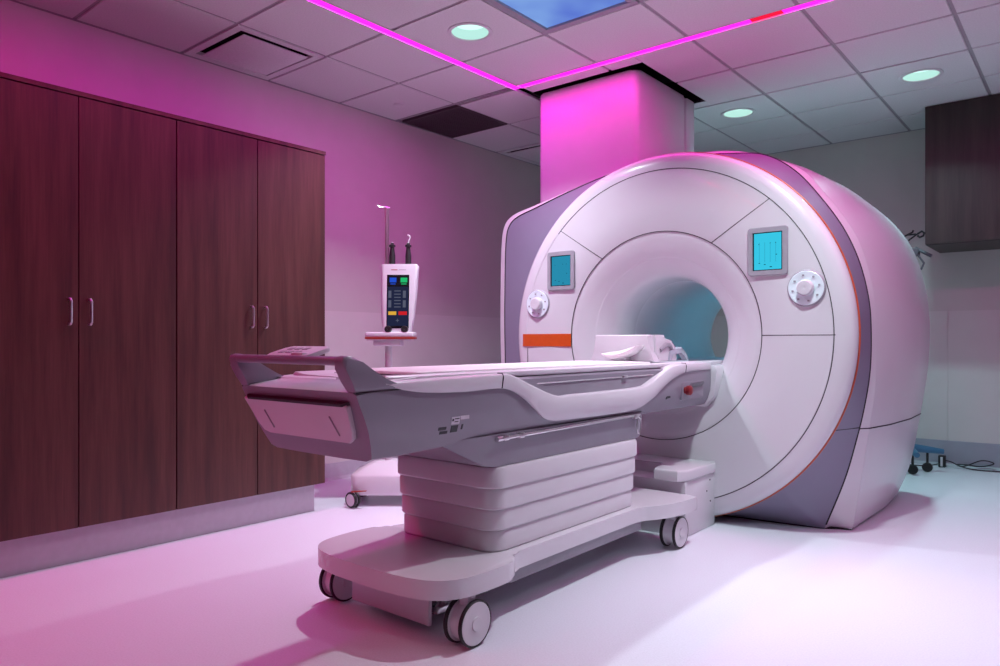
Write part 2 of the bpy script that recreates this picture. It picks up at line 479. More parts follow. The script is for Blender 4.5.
for (x, y) in GRIL:
    x1, y1 = -3.65, 4.525
    t = thing('return_grille', 'dark square return air grille in the ceiling near the corner', 'air vent', ((x+x1)/2, (y+y1)/2, H))
    b = B(); 
    for q in ((x+.02, x1-.01, y+.036, y+.05), (x+.02, x1-.01, y1-.024, y1-.01), (x+.02, x+.034, y+.05, y1-.024), (x1-.024, x1-.01, y+.05, y1-.024)): box(b, *q, H-.003, H+.02)
    obj('frame', b, 'grille', t, smooth=False)
    b = B()
    for i in range(1, 24):
        u = x+.034+(x1-x-.058)*i/24; box(b, u-.002, u+.002, y+.05, y1-.024, H, H+.015)
        v = y+.05+(y1-y-.074)*i/24; box(b, x+.034, x1-.024, v-.002, v+.002, H, H+.015)
    obj('eggcrate_core', b, 'grille', t, smooth=False)
    b = B(); box(b, x+.03, x1-.02, y+.045, y1-.02, H+.02, H+.024); obj('backing', b, 'grille', t, smooth=False)
b = B(); lathe(b, [(.045, 0), (.045, -.004), (.038, -.007), (.001, -.007)], (-3.97, 3.635, H), n=28)
o = obj('sprinkler_cover', b, 'trimwhite'); own(o, (-3.97, 3.635, H)); tag(o, 'small round sprinkler cover plate on a ceiling tile near the left wall', 'sprinkler cover')

# ------------------------------------------------------------------ tall wardrobes on the left wall
DX = -3.52
def wardrobe(y0, y1, label):
    t = thing('wardrobe', label, 'wardrobe', ((WX+DX)/2, (y0+y1)/2, 0), group='wood wardrobes along the left wall')
    b = B(); box(b, WX+.001, DX-.022, y0+.001, y1-.001, .165, 2.10, .002, 1); obj('carcass', b, 'wood', t)
    b = B(); box(b, WX+.001, DX+.004, y0-.001, y1+.001, 2.104, 2.124); obj('top_panel', b, 'wood', t)
    b = B(); box(b, WX+.001, DX-.06, y0-.001, y1+(-.035 if y1 > 2.5 else .001), 0, .165); obj('toe_kick', b, 'toe', t, smooth=False)
    mid = (y0+y1)/2
    for s, (a, c) in enumerate(((y0+.002, mid-.002), (mid+.002, y1-.002))):
        b = B(); box(b, DX-.02, DX, a, c, .168, 2.100, .0015, 1); d = obj('door', b, 'wood', t)
        hy = mid-.042 if s == 0 else mid+.042
        b = B(); tube(b, [(DX-.002, hy, 1.19), (DX+.022, hy, 1.19), (DX+.03, hy, 1.183), (DX+.03, hy, 1.087), (DX+.022, hy, 1.08), (DX-.002, hy, 1.08)], .0062, 8)
        obj('handle', b, 'steel', d)
wardrobe(1.741, 2.635, 'dark wood two-door wardrobe with bar handles, the one nearest the contrast injector')
wardrobe(.848, 1.739, 'dark wood two-door wardrobe at the left picture edge, washed in red light')
wardrobe(-.043, .846, 'dark wood two-door wardrobe left of the picture edge')

# wall cabinet on the back wall
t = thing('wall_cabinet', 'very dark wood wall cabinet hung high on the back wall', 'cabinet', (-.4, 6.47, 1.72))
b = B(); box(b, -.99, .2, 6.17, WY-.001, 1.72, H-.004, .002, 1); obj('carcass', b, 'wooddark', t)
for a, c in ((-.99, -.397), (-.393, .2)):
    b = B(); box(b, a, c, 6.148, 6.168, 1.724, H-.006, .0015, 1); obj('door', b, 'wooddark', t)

# ------------------------------------------------------------------ service column above the scanner
CX0, CX1, CY0, CY1 = -3.045, -2.262, 4.10, 4.98
t = thing('service_column', 'tall boxy service column rising behind the scanner to the ceiling, lit magenta', 'column', ((CX0+CX1)/2, (CY0+CY1)/2, 1.78))
b = B(); prism(b, rrect(CX0, CX1, CY0, CY1-.16, .045, 6), 'z', 1.72, 2.744, .012, 3); obj('front_cover', b, 'softwhite', t)
b = B(); prism(b, rrect(CX0+.004, CX1-.004, CY1-.17, CY1, .03, 6), 'z', 1.72, 2.744, .008, 2); obj('rear_cover', b, 'softwhite', t)

# ------------------------------------------------------------------ MRI scanner
CX, CZ, RD = -1.96, 1.038, 1.055
YF = 3.80
sc = thing('mri_scanner', 'large white MRI scanner with round front, open bore and grey side band', 'MRI scanner', (CX, 4.6, 0))
def pol(r, deg): return (CX+r*cos(math.radians(deg)), CZ+r*sin(math.radians(deg)))
# front cover: annulus r .60-1.05, rim bevelled
b = B()
lathe(b, [(.600, YF+.012), (.601, YF+.002), (.604, YF), (.78, YF-.004), (.952, YF), (.955, YF+.004), (.958, YF+.001), (.99, YF+.004), (1.025, YF+.013), (1.045, YF+.03), (1.054, YF+.055), (1.052, YF+.075)], (CX, 0, CZ), 'y', 160)
def seamline(pts, r=.0021): tube(b, pts, r, 6, mi=1)
def arc(r, d0, d1, y, n=60): return [(pol(r, d0+(d1-d0)*k/n)[0], y, pol(r, d0+(d1-d0)*k/n)[1]) for k in range(n+1)]
seamline(arc(.956, 0, 137, YF+.001)); seamline(arc(.956, -82, 0, YF+.001)); seamline(arc(.600, 0, 360, YF+.001, 120))
def radial(r0, d0, r1, d1): 
    p, q = pol(r0, d0), pol(r1, d1); seamline([(p[0], YF-.001, p[1]), ((p[0]+q[0])/2, YF-.004, (p[1]+q[1])/2), (q[0], YF+.001, q[1])])
radial(.60, 128.5, .956, 135.5); radial(.60, 57.5, .956, 48)
seamline([(CX+.603, YF-.0005, 1.035), (CX+.78, YF-.003, 1.035), (CX+.955, YF, 1.035), (CX+1.045, YF+.035, 1.035)])
seamline([(CX-.945, YF, .962), (CX-.945, YF, .5)])
seamline([(CX-.603, YF-.0005, .60), (CX-.603+.2, YF+.004, .60)]) if False else None
obj('front_cover', b, ['white', 'seam'], sc)
# flared funnel and bore tube
b = B()
fun = spline([(.599, YF+.004), (.56, YF+.012), (.51, YF+.032), (.462, YF+.060), (.450, YF+.066), (.405, YF+.098), (.368, YF+.135), (.349, YF+.175), (.340, YF+.24), (.337, YF+.34)], 6)
lathe(b, [(p[0], p[1]) for p in fun], (CX, 0, CZ), 'y', 128)
obj('bore_funnel', b, 'white', sc)
b = B(); lathe(b, [(.337, YF+.338), (.335, YF+.36), (.335, 5.28), (.35, 5.36), (.40, 5.41), (.50, 5.425), (.60, 5.43)], (CX, 0, CZ), 'y', 128)
obj('bore_tube', b, 'softwhite', sc)
b = B(); L_ = [[(CX+r_*cos(math.radians(a_)), y_, CZ+r_*sin(math.radians(a_))) for r_, a_ in ((.334, 44), (.334, 52), (.328, 52), (.328, 44))] for y_ in (4.75, 5.25)]; loft(b, L_, capa=True, capb=True); obj('bore_lamp', b, 'borelight', sc, smooth=False)
b = B(); prism(b, [(CX-.29, .864), (CX-.27, .84), (CX+.27, .84), (CX+.29, .864), (CX+.29, .870), (CX-.29, .870)], 'y', 4.05, 5.30, .003); obj('bore_bridge', b, 'softwhite', sc)
b = B(); prism(b, [(CX-.31, .872), (CX-.325, .84), (CX-.31, .70), (CX-.26, .64), (CX+.28, .64), (CX+.335, .70), (CX+.352, .84), (CX+.337, .872)], 'y', YF+.006, 4.16, .006); obj('bore_apron', b, 'white', sc)
# red line between cover and band
b = B(); tube(b, [(pol(1.056, a)[0], YF+.075, pol(1.056, a)[1]) for a in range(-88, 268, 2)], .0045, 8); obj('trim_line', b, 'redline', sc)

# body sections, read as outlines (X, z) on their own depth
def outline(right, top, left, foot_r, foot_l, zb=.022):
    """right: list from foot up to top; left: list from top down to foot"""
    return [Vector(p) for p in right+top+left]
def rays(pts, N=480):
    """radius of the closed outline at N directions from the bore axis"""
    out = []
    n = len(pts)
    for k in range(N):
        t = -PI/2+2*PI*k/N; d = Vector((cos(t), sin(t))); best = None
        for i in range(n):
            p = pts[i]-Vector((CX, CZ)); q = pts[(i+1) % n]-Vector((CX, CZ)); e = q-p
            den = d.x*e.y-d.y*e.x
            if abs(den) < 1e-9: continue
            s = (p.x*e.y-p.y*e.x)/den; u = (p.x*d.y-p.y*d.x)/den
            if s > 0 and -1e-6 <= u <= 1+1e-6 and (best is None or s > best): best = s
        out.append(best)
    return out
def section(curve, yfun, zb):
    """curve: control points from right foot over the top to the left foot"""
    s = [Vector((p[0], p[1])) for p in spline([(a[0], a[1], 0) for a in curve], 8)]
    rr = rays(s)
    L = []
    for k, r in enumerate(rr):
        t = -PI/2+2*PI*k/480
        x, z = CX+r*cos(t), CZ+r*sin(t)
        L.append((x, yfun((x-CX)), max(z, zb)))
    return L
ZB = .006
def yl(l, c, r): return lambda u: (c+(r-c)*min(1, max(0, u))**1.2 if u > 0 else c+(l-c)*min(1, -u))
def PR(lst, Y): return [onY(x, y, Y) for x, y in lst]
C1 = [(824.6, 528), (844, 480), (856, 438), (863.7, 405), (869, 370), (870, 331), (867.6, 298.6), (858.6, 262.5), (844, 230), (822.5, 199.5), (797, 172), (768.5, 156.5)]
C2 = [(852, 530), (860, 486), (868, 435), (874, 396), (876, 360), (875, 309), (869, 273), (855, 233.7), (826, 194), (797, 167)]
LFT1 = [(-2.45, 2.045), (-2.72, 1.975), (-2.95, 1.905), (-3.09, 1.865), (-3.165, 1.81), (-3.195, 1.70), (-3.205, 1.4), (-3.205, 1.0), (-3.18, .5), (-3.10, ZB)]
sec0 = [(CX+1.048*cos(t), YF+.085, max(ZB-.004, CZ+1.048*sin(t))) for t in [(-PI/2+2*PI*k/480) for k in range(480)]]
c1 = PR(C1, 4.08); c1[0] = (c1[0][0], ZB)
c1 = c1+[(-1.60, 2.075), (-1.96, 2.105), (-2.2, 2.09)]+LFT1
s1 = section(c1, yl(3.93, 4.0, 4.10), ZB)
c2 = PR(C2, 4.14); c2[0] = (c2[0][0], ZB)
LFT2 = [(-2.45, 2.065), (-2.72, 1.995), (-2.96, 1.93), (-3.13, 1.89), (-3.215, 1.83), (-3.248, 1.70), (-3.258, 1.4), (-3.258, 1.0), (-3.23, .5), (-3.15, ZB)]
c2 = c2+[(-1.60, 2.10), (-1.96, 2.125), (-2.2, 2.11)]+LFT2
s2 = section(c2, yl(3.945, 4.05, 4.15), ZB)
c3 = [(-.985, ZB), (-.905, .22), (-.845, .55), (-.80, .88), (-.795, 1.15), (-.83, 1.40), (-.905, 1.62), (-1.04, 1.81), (-1.25, 1.99), (-1.5, 2.105), (-1.75, 2.15), (-2.0, 2.15)]+LFT2
s3 = section(c3, lambda u: 4.78, ZB)
c2b = [((p[0]*.62+q[0]*.38), (p[1]*.62+q[1]*.38)) for p, q in zip(s2 and [(v[0], v[2]) for v in s2], [(v[0], v[2]) for v in s3])]
s2b = []
for k, (a, c) in enumerate(zip(s2, s3)):
    f = .5; s2b.append((a[0]*(1-f*1.25)+c[0]*f*1.25, a[1]*.62+c[1]*.38, max(ZB, a[2]*(1-f*1.25)+c[2]*f*1.25)))
def shrink(s, f, Y): return [(CX+(v[0]-CX)*f, Y, max(ZB, CZ+(v[2]-CZ)*f)) for v in s]
s4 = shrink(s3, .992, 5.15); s5 = shrink(s3, .955, 5.36); s6 = shrink(s3, .90, 5.425); s7 = [(CX+.6*cos(-PI/2+2*PI*k/480), 5.43, CZ+.6*sin(-PI/2+2*PI*k/480)) for k in range(480)]
def seam_z(loops, z, right=True):
    pts = []
    for L in loops:
        best = None
        for i in range(480):
            p, q = L[i], L[(i+1) % 480]
            if (p[2]-z)*(q[2]-z) <= 0 and p[2] != q[2]:
                u = (z-p[2])/(q[2]-p[2]); x = p[0]+(q[0]-p[0])*u
                if (x > CX) == right: best = (x, p[1]+(q[1]-p[1])*u, z)
        pts.append(best)
    return pts
b = B(); loft(b, [sec0, [tuple(p*.5+q*.5 for p, q in zip(a, c)) for a, c in zip(sec0, s1)], s1])
sp = seam_z([sec0, s1], .553); tube(b, sp, .003, 6, mi=1)
obj('side_band', b, ['band', 'seam'], sc)
b = B(); loft(b, [s1, [(v[0], v[1]+.002, v[2]) for v in s2], s2]);
tube(b, [s1[k] for k in range(480) if s1[k][2] > ZB+.001], .0045, 6, mi=1)
sp = seam_z([s1, s2], .548); tube(b, sp, .003, 6, mi=1)
obj('body_rim', b, ['white', 'seam'], sc, angle=50)
b = B(); loft(b, [s2, s2b, s3, s4, s5, s6, s7])
sp = [seam_z([L], z)[0] for L, z in zip([s2, s2b, s3, s4], (.548, .55, .552, .553))]
tube(b, [(p[0]+.0008, p[1], p[2]) for p in sp], .0035, 6, mi=1)
obj('body_cover', b, ['white', 'seam'], sc, angle=50)
b = B(); prism(b, [(-2.95, 4.0), (-1.96, 3.998), (-1.6, 4.028), (-1.15, 4.08), (-1.01, 4.15), (-1.03, 5.2), (-1.2, 5.3), (-3.0, 5.3)], 'z', 0, .008); obj('base', b, 'black', sc, smooth=False)
# orange stripe at the left of the front
b = B()
ro = lambda z: CX-sqrt(max(0, 1.050**2-(z-CZ)**2))
ri = lambda z: CX-sqrt(.602**2-(z-CZ)**2)
pts = []
za, zc = .972, 1.052
xs = [ri(za)-(ri(za)-ro(za))*k/12 for k in range(13)]
def yface(x): 
    r = abs(x-CX); 
    return YF-.006 if r < .96 else YF-.006+.05*max(0, (r-.96)/.09)**1.6
L1 = [(x, yface(x), za) for x in xs]; L2 = [(x, yface(x), zc) for x in xs]
L0 = [(x, yface(x)+.03, za) for x in xs]; L3 = [(x, yface(x)+.03, zc) for x in xs]
loft(b, [L0, L1, L2, L3], closed=False)
obj('orange_stripe', b, 'orange', sc)
# displays
def display(xc, zc, w, h, bright):
    b = B()
    o_ = rrect(xc-w/2, xc+w/2, zc-h/2, zc+h/2, .016, 4); i_ = rrect(xc-w/2+.026, xc+w/2-.026, zc-h/2+.026, zc+h/2-.026, .002, 4)
    ya, yb = YF-.016, YF+.006
    loft(b, [[(p[0], yb, p[1]) for p in o_], [(p[0], ya+.003, p[1]) for p in o_], [(CX*0+p[0]*.98+xc*.02, ya, p[1]*.98+zc*.02) for p in o_], [(p[0], ya, p[1]) for p in i_], [(p[0], ya+.009, p[1]) for p in i_]])
    d = obj('display', b, 'framegrey', sc)
    b = B(); box(b, xc-w/2+.025, xc+w/2-.025, ya+.0075, ya+.02, zc-h/2+.025, zc+h/2-.025); obj('bezel', b, 'screenblack', d, smooth=False)
    sw, sh = w-.066, h-.062
    b = B(); box(b, xc-sw/2, xc+sw/2, ya+.006, ya+.0078, zc-sh/2, zc+sh/2)
    ym = ya+.0058
    for u, v, ww, hh in ((-.3, -.32, .05, .02), (-.1, -.36, .06, .02), (.12, -.43, .08, .022), (.32, -.1, .05, .02), (-.32, .2, .03, .02), (.1, .22, .03, .02), (.3, .22, .03, .02)):
        box(b, xc+sw*(u-ww/2), xc+sw*(u+ww/2), ym-.0006, ym, zc+sh*(v-hh/2), zc+sh*(v+hh/2), mi=1)
    for u in (-.3, -.1, .1, .3):
        box(b, xc+sw*u-.0007, xc+sw*u+.0007, ym-.0006, ym, zc-sh*.3, zc+sh*.25, mi=2)
    obj('screen', b, [bright, 'cyanmark', 'cyandim'], d, smooth=False)
display(-1.327, 1.473, .207, .252, 'cyan'); display(-2.633, 1.453, .207, .246, 'cyandim')
# control dials
def dial(xc, zc):
    b = B(); lathe(b, [(.094, YF+.004), (.094, YF-.006), (.088, YF-.013), (.078, YF-.013)], (xc, 0, zc), 'y', 48); d = obj('dial', b, 'framegrey', sc)
    b = B(); lathe(b, [(.088, YF-.0125), (.084, YF-.015), (.050, YF-.010), (.001, YF-.010)], (xc, 0, zc), 'y', 48)
    for k in range(8):
        a = 2*PI*k/8+.2; u, v = xc+.066*cos(a), zc+.066*sin(a)
        box(b, u-.005, u+.005, YF-.0165, YF-.012, v-.004, v+.004, mi=1)
    obj('button_ring', b, ['dialface', 'framegrey'], d)
    b = B(); lathe(b, [(.042, YF-.008), (.040, YF-.035), (.034, YF-.042), (.012, YF-.043), (.001, YF-.041)], (xc, 0, zc), 'y', 40); obj('knob', b, 'softwhite', d)
dial(-1.134, 1.272); dial(-2.818, 1.248)
# docking base under the bore
b = B(); box(b, -2.28, -1.62, 3.44, 3.81, 0, .285, .008, 2)
for zz, yy in ((.20, 3.70), (.255, 3.74), (.14, 3.745)): tube(b, [(-1.625, yy, zz), (-1.618, yy, zz)], .005, 8, mi=1)
obj('docking_base', b, ['softwhite', 'seam'], sc)
b = B(); prism(b, [(-2.28, 3.81), (-2.28, 3.46), (-2.25, 3.40), (-2.12, 3.40), (-2.09, 3.46), (-2.08, 3.6), (-1.81, 3.6), (-1.80, 3.46), (-1.775, 3.40), (-1.645, 3.40), (-1.61, 3.46), (-1.61, 3.81)], 'z', .286, .345, .012, 3); obj('docking_cap', b, 'white', sc)
# ------------------------------------------------------------------ patient table
TC = -1.94
tb = thing('patient_table', 'wheeled white and grey MRI patient table docked to the scanner', 'patient table', (TC, 2.5, 0))
# floor plinth, wide at both ends, waisted in the middle
half = [(0, 1.60), (.14, 1.604), (.25, 1.622), (.315, 1.655), (.355, 1.71), (.372, 1.79), (.376, 1.91), (.362, 1.985), (.328, 2.03), (.31, 2.08), (.308, 2.5), (.308, 2.9), (.318, 2.99), (.35, 3.05), (.385, 3.13), (.408, 3.24), (.416, 3.345), (.405, 3.375), (.30, 3.385), (0, 3.385)]
hs = [Vector((p[0], p[1])) for p in spline([(a, c, 0) for a, c in half], 4)]
plan = [(TC+p.x, p.y) for p in hs]+[(TC-p.x, p.y) for p in reversed(hs[1:-1])]
b = B(); prism(b, plan, 'z', .172, .236, .010, 3); obj('plinth', b, 'white', tb)
b = B(); box(b, TC-.285, TC+.285, 2.06, 3.05, .115, .173, .01, 2); box(b, TC-.18, TC+.18, 3.0, 3.36, .115, .173, .01)
obj('chassis', b, 'framegrey', tb)
b = B(); prism(b, [(TC-.215, .172), (TC-.215, .035), (TC+.19, .035), (TC+.19, .172)], 'y', 1.735, 1.752, .002); box(b, TC-.215, TC-.195, 1.74, 2.1, .035, .172); box(b, TC-.19, TC+.15, 1.76, 2.1, .05, .172, mi=1)
for u in (-.15, .1): tube(b, [(TC+u, 1.733, .148), (TC+u, 1.74, .148)], .005, 8, mi=2)
obj('skirt', b, ['softwhite', 'darkgrey', 'seam'], tb)
b = B()
for k in range(7): tube(b, [(TC+.16, 1.80+.02*k, .07), (TC+.175+.005*(k % 2), 1.81+.02*k, .12)], .006, 6)
box(b, TC+.15, TC+.178, 1.79, 1.96, .055, .075, .003); obj('linkage', b, 'steel', tb)
# casters: twin discs with black tyres
def caster(x, y):
    b = B(); lathe(b, [(.026, -.034), (.026, .034)], (x, y, .077), 'x', 20, capa=True, capb=True); lathe(b, [(.060, -.026), (.061, 0), (.060, .026)], (x, y, .077), 'x', 24, capa=True, capb=True)
    box(b, x-.02, x+.02, y-.02, y+.02, .12, .172, .004); c = obj('caster', b, 'softwhite', tb)
    for s in (-1, 1):
        b = B(); h0, h1 = s*.025, s*.041
        lathe(b, [(.001, h1+s*.002), (.022, h1+s*.003), (.024, h1-s*.001), (.030, h1-s*.002), (.068, h1), (.070, h1-s*.002), (.070, h0), (.001, h0)], (x, y, .077), 'x', 40); obj('wheel', b, 'softwhite', c)
        b = B(); lathe(b, [(.0695, h1-s*.002), (.073, h1), (.0765, h1-s*.003), (.077, (h0+h1)/2), (.0765, h0+s*.003), (.073, h0), (.0695, h0), (.0695, h1-s*.002)], (x, y, .077), 'x', 48); obj('tyre', b, 'black', c)
for x, y in ((TC+.332, 1.775), (TC-.332, 1.775), (TC+.345, 3.26), (TC-.345, 3.26)): caster(x, y)
# bellows: telescopic covers, wider towards the top
zs = [.2365, .315, .392, .470, .548]
for k in range(4):
    g = .006*(3-k)
    b = B(); x0, x1, y0, y1 = TC-.262+g, TC+.288-g, 1.965+g, 3.05-g
    P_ = rrect(x0, x1, y0, y1, .075, 7)
    Q_ = rrect(x0+.004, x1-.004, y0+.004, y1-.004, .072, 7)
    loft(b, [[(p[0], p[1], zs[k]+.0005) for p in Q_], [(p[0], p[1], zs[k]+.006) for p in P_], [(p[0], p[1], zs[k+1]-.012) for p in P_], [(p[0]*.993+TC*.007, p[1]*.995+2.475*.005, zs[k+1]-.0005) for p in Q_]], capa=True, capb=True)
    obj('column_cover', b, 'softwhite', tb)
# grey keel between column and table top
b = B()
def keel(y, zt, zb_, w): return [(TC+w, y, zt), (TC+w*.96, y, zb_), (TC-w*.96, y, zb_), (TC-w, y, zt)]
loft(b, [[(TC+.262, 1.72, .668), (TC+.255, 1.74, .648), (TC-.255, 1.74, .648), (TC-.262, 1.72, .668)],
         keel(1.82, .668, .612, .27), keel(1.93, .668, .560, .28), keel(2.0, .668, .549, .282), keel(3.02, .668, .549, .282), keel(3.06, .668, .556, .278), keel(3.08, .668, .58, .27)], capa=True, capb=True)
obj('keel', b, 'grey', tb)
# long grey hull
SL = .45
def hull(y, front):
    wt = .300
    u = min(max((y-2.05)/.22, 0), 1); v = min(max((3.36-y)/.22, 0), 1)
    wt -= .026*min(u, v)
    zt = .868 if y > 1.45 else .853+(.868-.853)*max(0, (y-1.33)/.12)
    dz = -.012*min(1, max(0, (1.9-y)/.4))
    prof = [(wt-.01, zt), (wt, zt-.008), (wt, .800), (.300-.008*min(u, v), .775), (.296, .735), (.282, .690), (.264, .660+dz), (.235, .650+dz), (.12, .648+dz)]
    R = []
    for w, z in prof: R.append((TC+w, y+front*(.855-min(z, .855))*SL, z))
    for w, z in reversed(prof): R.append((TC-w, y+front*(.855-min(z, .855))*SL, z))
    return R
ys = [(1.33, 1.0), (1.342, .97), (1.38, .87), (1.44, .73), (1.52, .54), (1.60, .36), (1.70, .18), (1.80, .05), (1.9, 0)]+[(2.0+.06*k, 0) for k in range(30)]+[(3.80, 0)]
b = B(); loft(b, [hull(y, f) for y, f in ys], capa=True, capb=True); 
# recess line along the side groove
tube(b, [(TC+.3, 1.335, .852), (TC+.3025, 1.52, .856)], .002, 6, mi=1); tube(b, [(TC-.3, 1.335, .852), (TC-.3025, 1.52, .856)], .002, 6, mi=1)
obj('hull', b, ['grey', 'seam'], tb, angle=40)
# white side trims that swoop down in the middle of each side
lowp = [(1.44, .872), (1.52, .852), (1.625, .839), (1.80, .833), (1.95, .836), (2.03, .828), (2.115, .795), (2.18, .752), (2.25, .708), (2.33, .690), (2.45, .686), (2.70, .683), (2.93, .684), (3.03, .697), (3.12, .728), (3.20, .764), (3.30, .805), (3.42, .836), (3.55, .848), (3.80, .850)]
upp = [(1.44, .880), (1.95, .887), (2.05, .880), (2.17, .838), (2.33, .790), (2.45, .788), (2.70, .788), (3.0, .791), (3.10, .806), (3.26, .862), (3.36, .884), (3.5, .890), (3.80, .892)]
def interp(tab, y):
    pts = [(p[0], p[1]) for p in spline([(a, c, 0) for a, c in tab], 6)]
    for p, q in zip(pts, pts[1:]):
        if p[0] <= y <= q[0]: return p[1]+(q[1]-p[1])*(y-p[0])/(max(1e-9, q[0]-p[0]))
    return pts[-1][1]
for s in (1, -1):
    b = B(); loops = []
    for k in range(119):
        y = 1.441+.02*k
        if y > 3.80: break
        lo, up = interp(lowp, y), max(interp(upp, y), interp(lowp, y)+.006)
        wo = lambda z: .308-.0*(z) - (.016*max(0, (.74-z)/.06))
        dip = min(max((y-2.05)/.2, 0), 1)*min(max((3.34-y)/.2, 0), 1)
        wi = .238+.03*dip
        loops.append([(TC+s*.27, y, lo+.004), (TC+s*(wo(lo)-.004), y, lo), (TC+s*wo(lo), y, lo+.004), (TC+s*wo((lo+up)/2), y, (lo+up)/2), (TC+s*(wo(up)), y, up-.008), (TC+s*(wo(up)-.004), y, up-.002), (TC+s*(wo(up)-.010), y, up), (TC+s*wi, y, up)])
    loft(b, loops, capa=True, capb=True)
    for yy in (1.985, 3.47):
        lo, up = interp(lowp, yy), interp(upp, yy)
        tube(b, [(TC+s*.307, yy, lo+.001), (TC+s*.3085, yy+.006, up-.012), (TC+s*.302, yy+.008, up+.0005), (TC+s*.28, yy+.009, up+.0005)], .0028, 6, mi=1)
    obj('side_trim', b, ['white', 'seam'], tb, angle=50)
    b = B(); tube(b, [(TC+s*.276, 2.17, .840), (TC+s*.276, 3.2, .842)], .003, 6); box(b, TC+s*.28-.006, TC+s*.28+.006, 2.88, 2.92, .838, .848, .002); obj('groove_rail', b, 'steel', tb)
# tabletop board sliding into the bore
b = B()
prof = [(-.262, .872), (-.266, .880), (-.264, .890), (-.252, .896), (-.235, .894), (-.20, .889), (-.1, .886), (0, .885), (.1, .886), (.20, .889), (.235, .894), (.252, .896), (.264, .890), (.266, .880), (.262, .872)]
def board(y, k): return [(TC+w*k, y, z) for w, z in prof]
loft(b, [board(1.50, .93), board(1.53, .98), board(1.58, 1), board(2.2, 1), board(3.0, 1), board(3.8, 1), board(4.6, 1), board(5.1, 1)], capa=True, capb=True)
for u in (-.17, .17): tube(b, [(TC+u, 1.62, .8905), (TC+u, 3.3, .8905)], .0016, 6, mi=1)
obj('tabletop', b, ['softwhite', 'framegrey'], tb, angle=50)
# sloped foot deck in front of the board
b = B(); prism(b, [(1.332, .852), (1.345, .859), (1.44, .872), (1.45, .880), (1.60, .8885), (1.60, .865), (1.47, .862)], 'x', TC-.29, TC+.272, .003)
box(b, TC+.02, TC+.17, 1.48, 1.50, .8818, .8834, mi=1); box(b, TC+.05, TC+.2, 1.455, 1.465, .8805, .882, mi=1)
obj('foot_deck', b, ['softwhite', 'framegrey'], tb)
# push handle: bar and two swept arms
b = B(); sec = rrect(1.287, 1.337, .932, .9585, .0125, 5)
loft(b, [[(x, y+dy, z+dz) for y, z in sec] for x, dy, dz in ((TC-.288, .004, -.004), (TC-.27, 0, 0), (TC+.27, 0, 0), (TC+.288, .004, -.004))], capa=True, capb=True)
obj('handle_bar', b, 'grey', tb, angle=50)
armp = [(1.284, .944), (1.290, .957), (1.305, .961), (1.325, .958), (1.355, .942), (1.395, .917), (1.445, .890), (1.505, .868), (1.56, .858), (1.332, .854), (1.315, .885), (1.294, .922)]
for s in (1, -1):
    b = B(); prism(b, armp, 'x', TC+s*.256, TC+s*.307, .012, 4); obj('handle_arm', b, 'grey', tb, angle=50)
# control pad on the bar
b = B()
m_ = Matrix.Translation((TC+.005, 1.345, .966)) @ Matrix.Rotation(math.radians(16), 4, 'X')
prism(b, rrect(-.11, .11, -.05, .05, .02, 5), 'z', -.007, .007, .004, 2)
for u in (-.06, -.02, .02): 
    for v in (-.015, .02): box(b, u-.013, u+.013, v-.009, v+.009, .007, .0085, mi=1)
bmesh.ops.transform(b, matrix=m_, verts=b.verts)
box(b, TC+.03, TC+.09, 1.30, 1.335, .955, .968, .003)
obj('control_pad', b, ['softwhite', 'framegrey'], tb)
# white end panel on the slanted front face
b = B()
def front(w, z, o): 
    y = 1.33+(.855-z)*SL; return (TC+w, y-o*.91, z-o*.41)
out = []
for w, z in ((-.290, .818), (.250, .818), (.256, .812), (.248, .775), (.238, .735), (.228, .712), (.205, .698), (-.215, .698), (-.245, .706), (-.262, .730)): out.append((w, z))
A_ = [front(w, z, -.004) for w, z in out]; B_ = [front(w, z, .010) for w, z in out]; C_ = [front(w*.985, (z-.765)*.96+.765, .014) for w, z in out]
loft(b, [A_, B_, C_], capa=True, capb=True)
for u in (-.185, .16):
    p, q = front(u-.005, .782, .0145), front(u+.012, .722, .0145)
    tube(b, [p, q], .003, 6, mi=1)
obj('end_panel', b, ['softwhite', 'framegrey'], tb, angle=40)
b = B(); A_ = [front(w, z, .002) for w, z in ((-.28, .826), (.26, .826), (.26, .816), (-.27, .816))]; C_ = [front(w, z, .0165) for w, z in ((-.262, .824), (.235, .824), (.235, .816), (-.262, .816))]
loft(b, [A_, C_], capa=True, capb=True); obj('shadow_strip', b, 'black', tb, smooth=False)  # black strip painted in for the shadow between deck lip and end panel
# accessory rail with hooks
b = B(); xr = TC+.288
tube(b, [(xr, 2.0, .652), (xr, 3.02, .660)], .006, 10)
for y in (2.03, 2.12, 2.98): box(b, xr-.05, xr+.008, y-.014, y+.014, .644, .664, .003)
tube(b, [(xr, 1.98, .652), (xr, 2.01, .652)], .009, 10)
tube(b, [(xr, 3.0, .655), (xr+.006, 3.02, .64), (xr+.008, 3.022, .60), (xr+.006, 3.01, .575), (xr+.006, 2.995, .575), (xr+.006, 2.985, .60), (xr+.004, 2.995, .64)], .003, 6)
obj('accessory_rail', b, 'steel', tb)
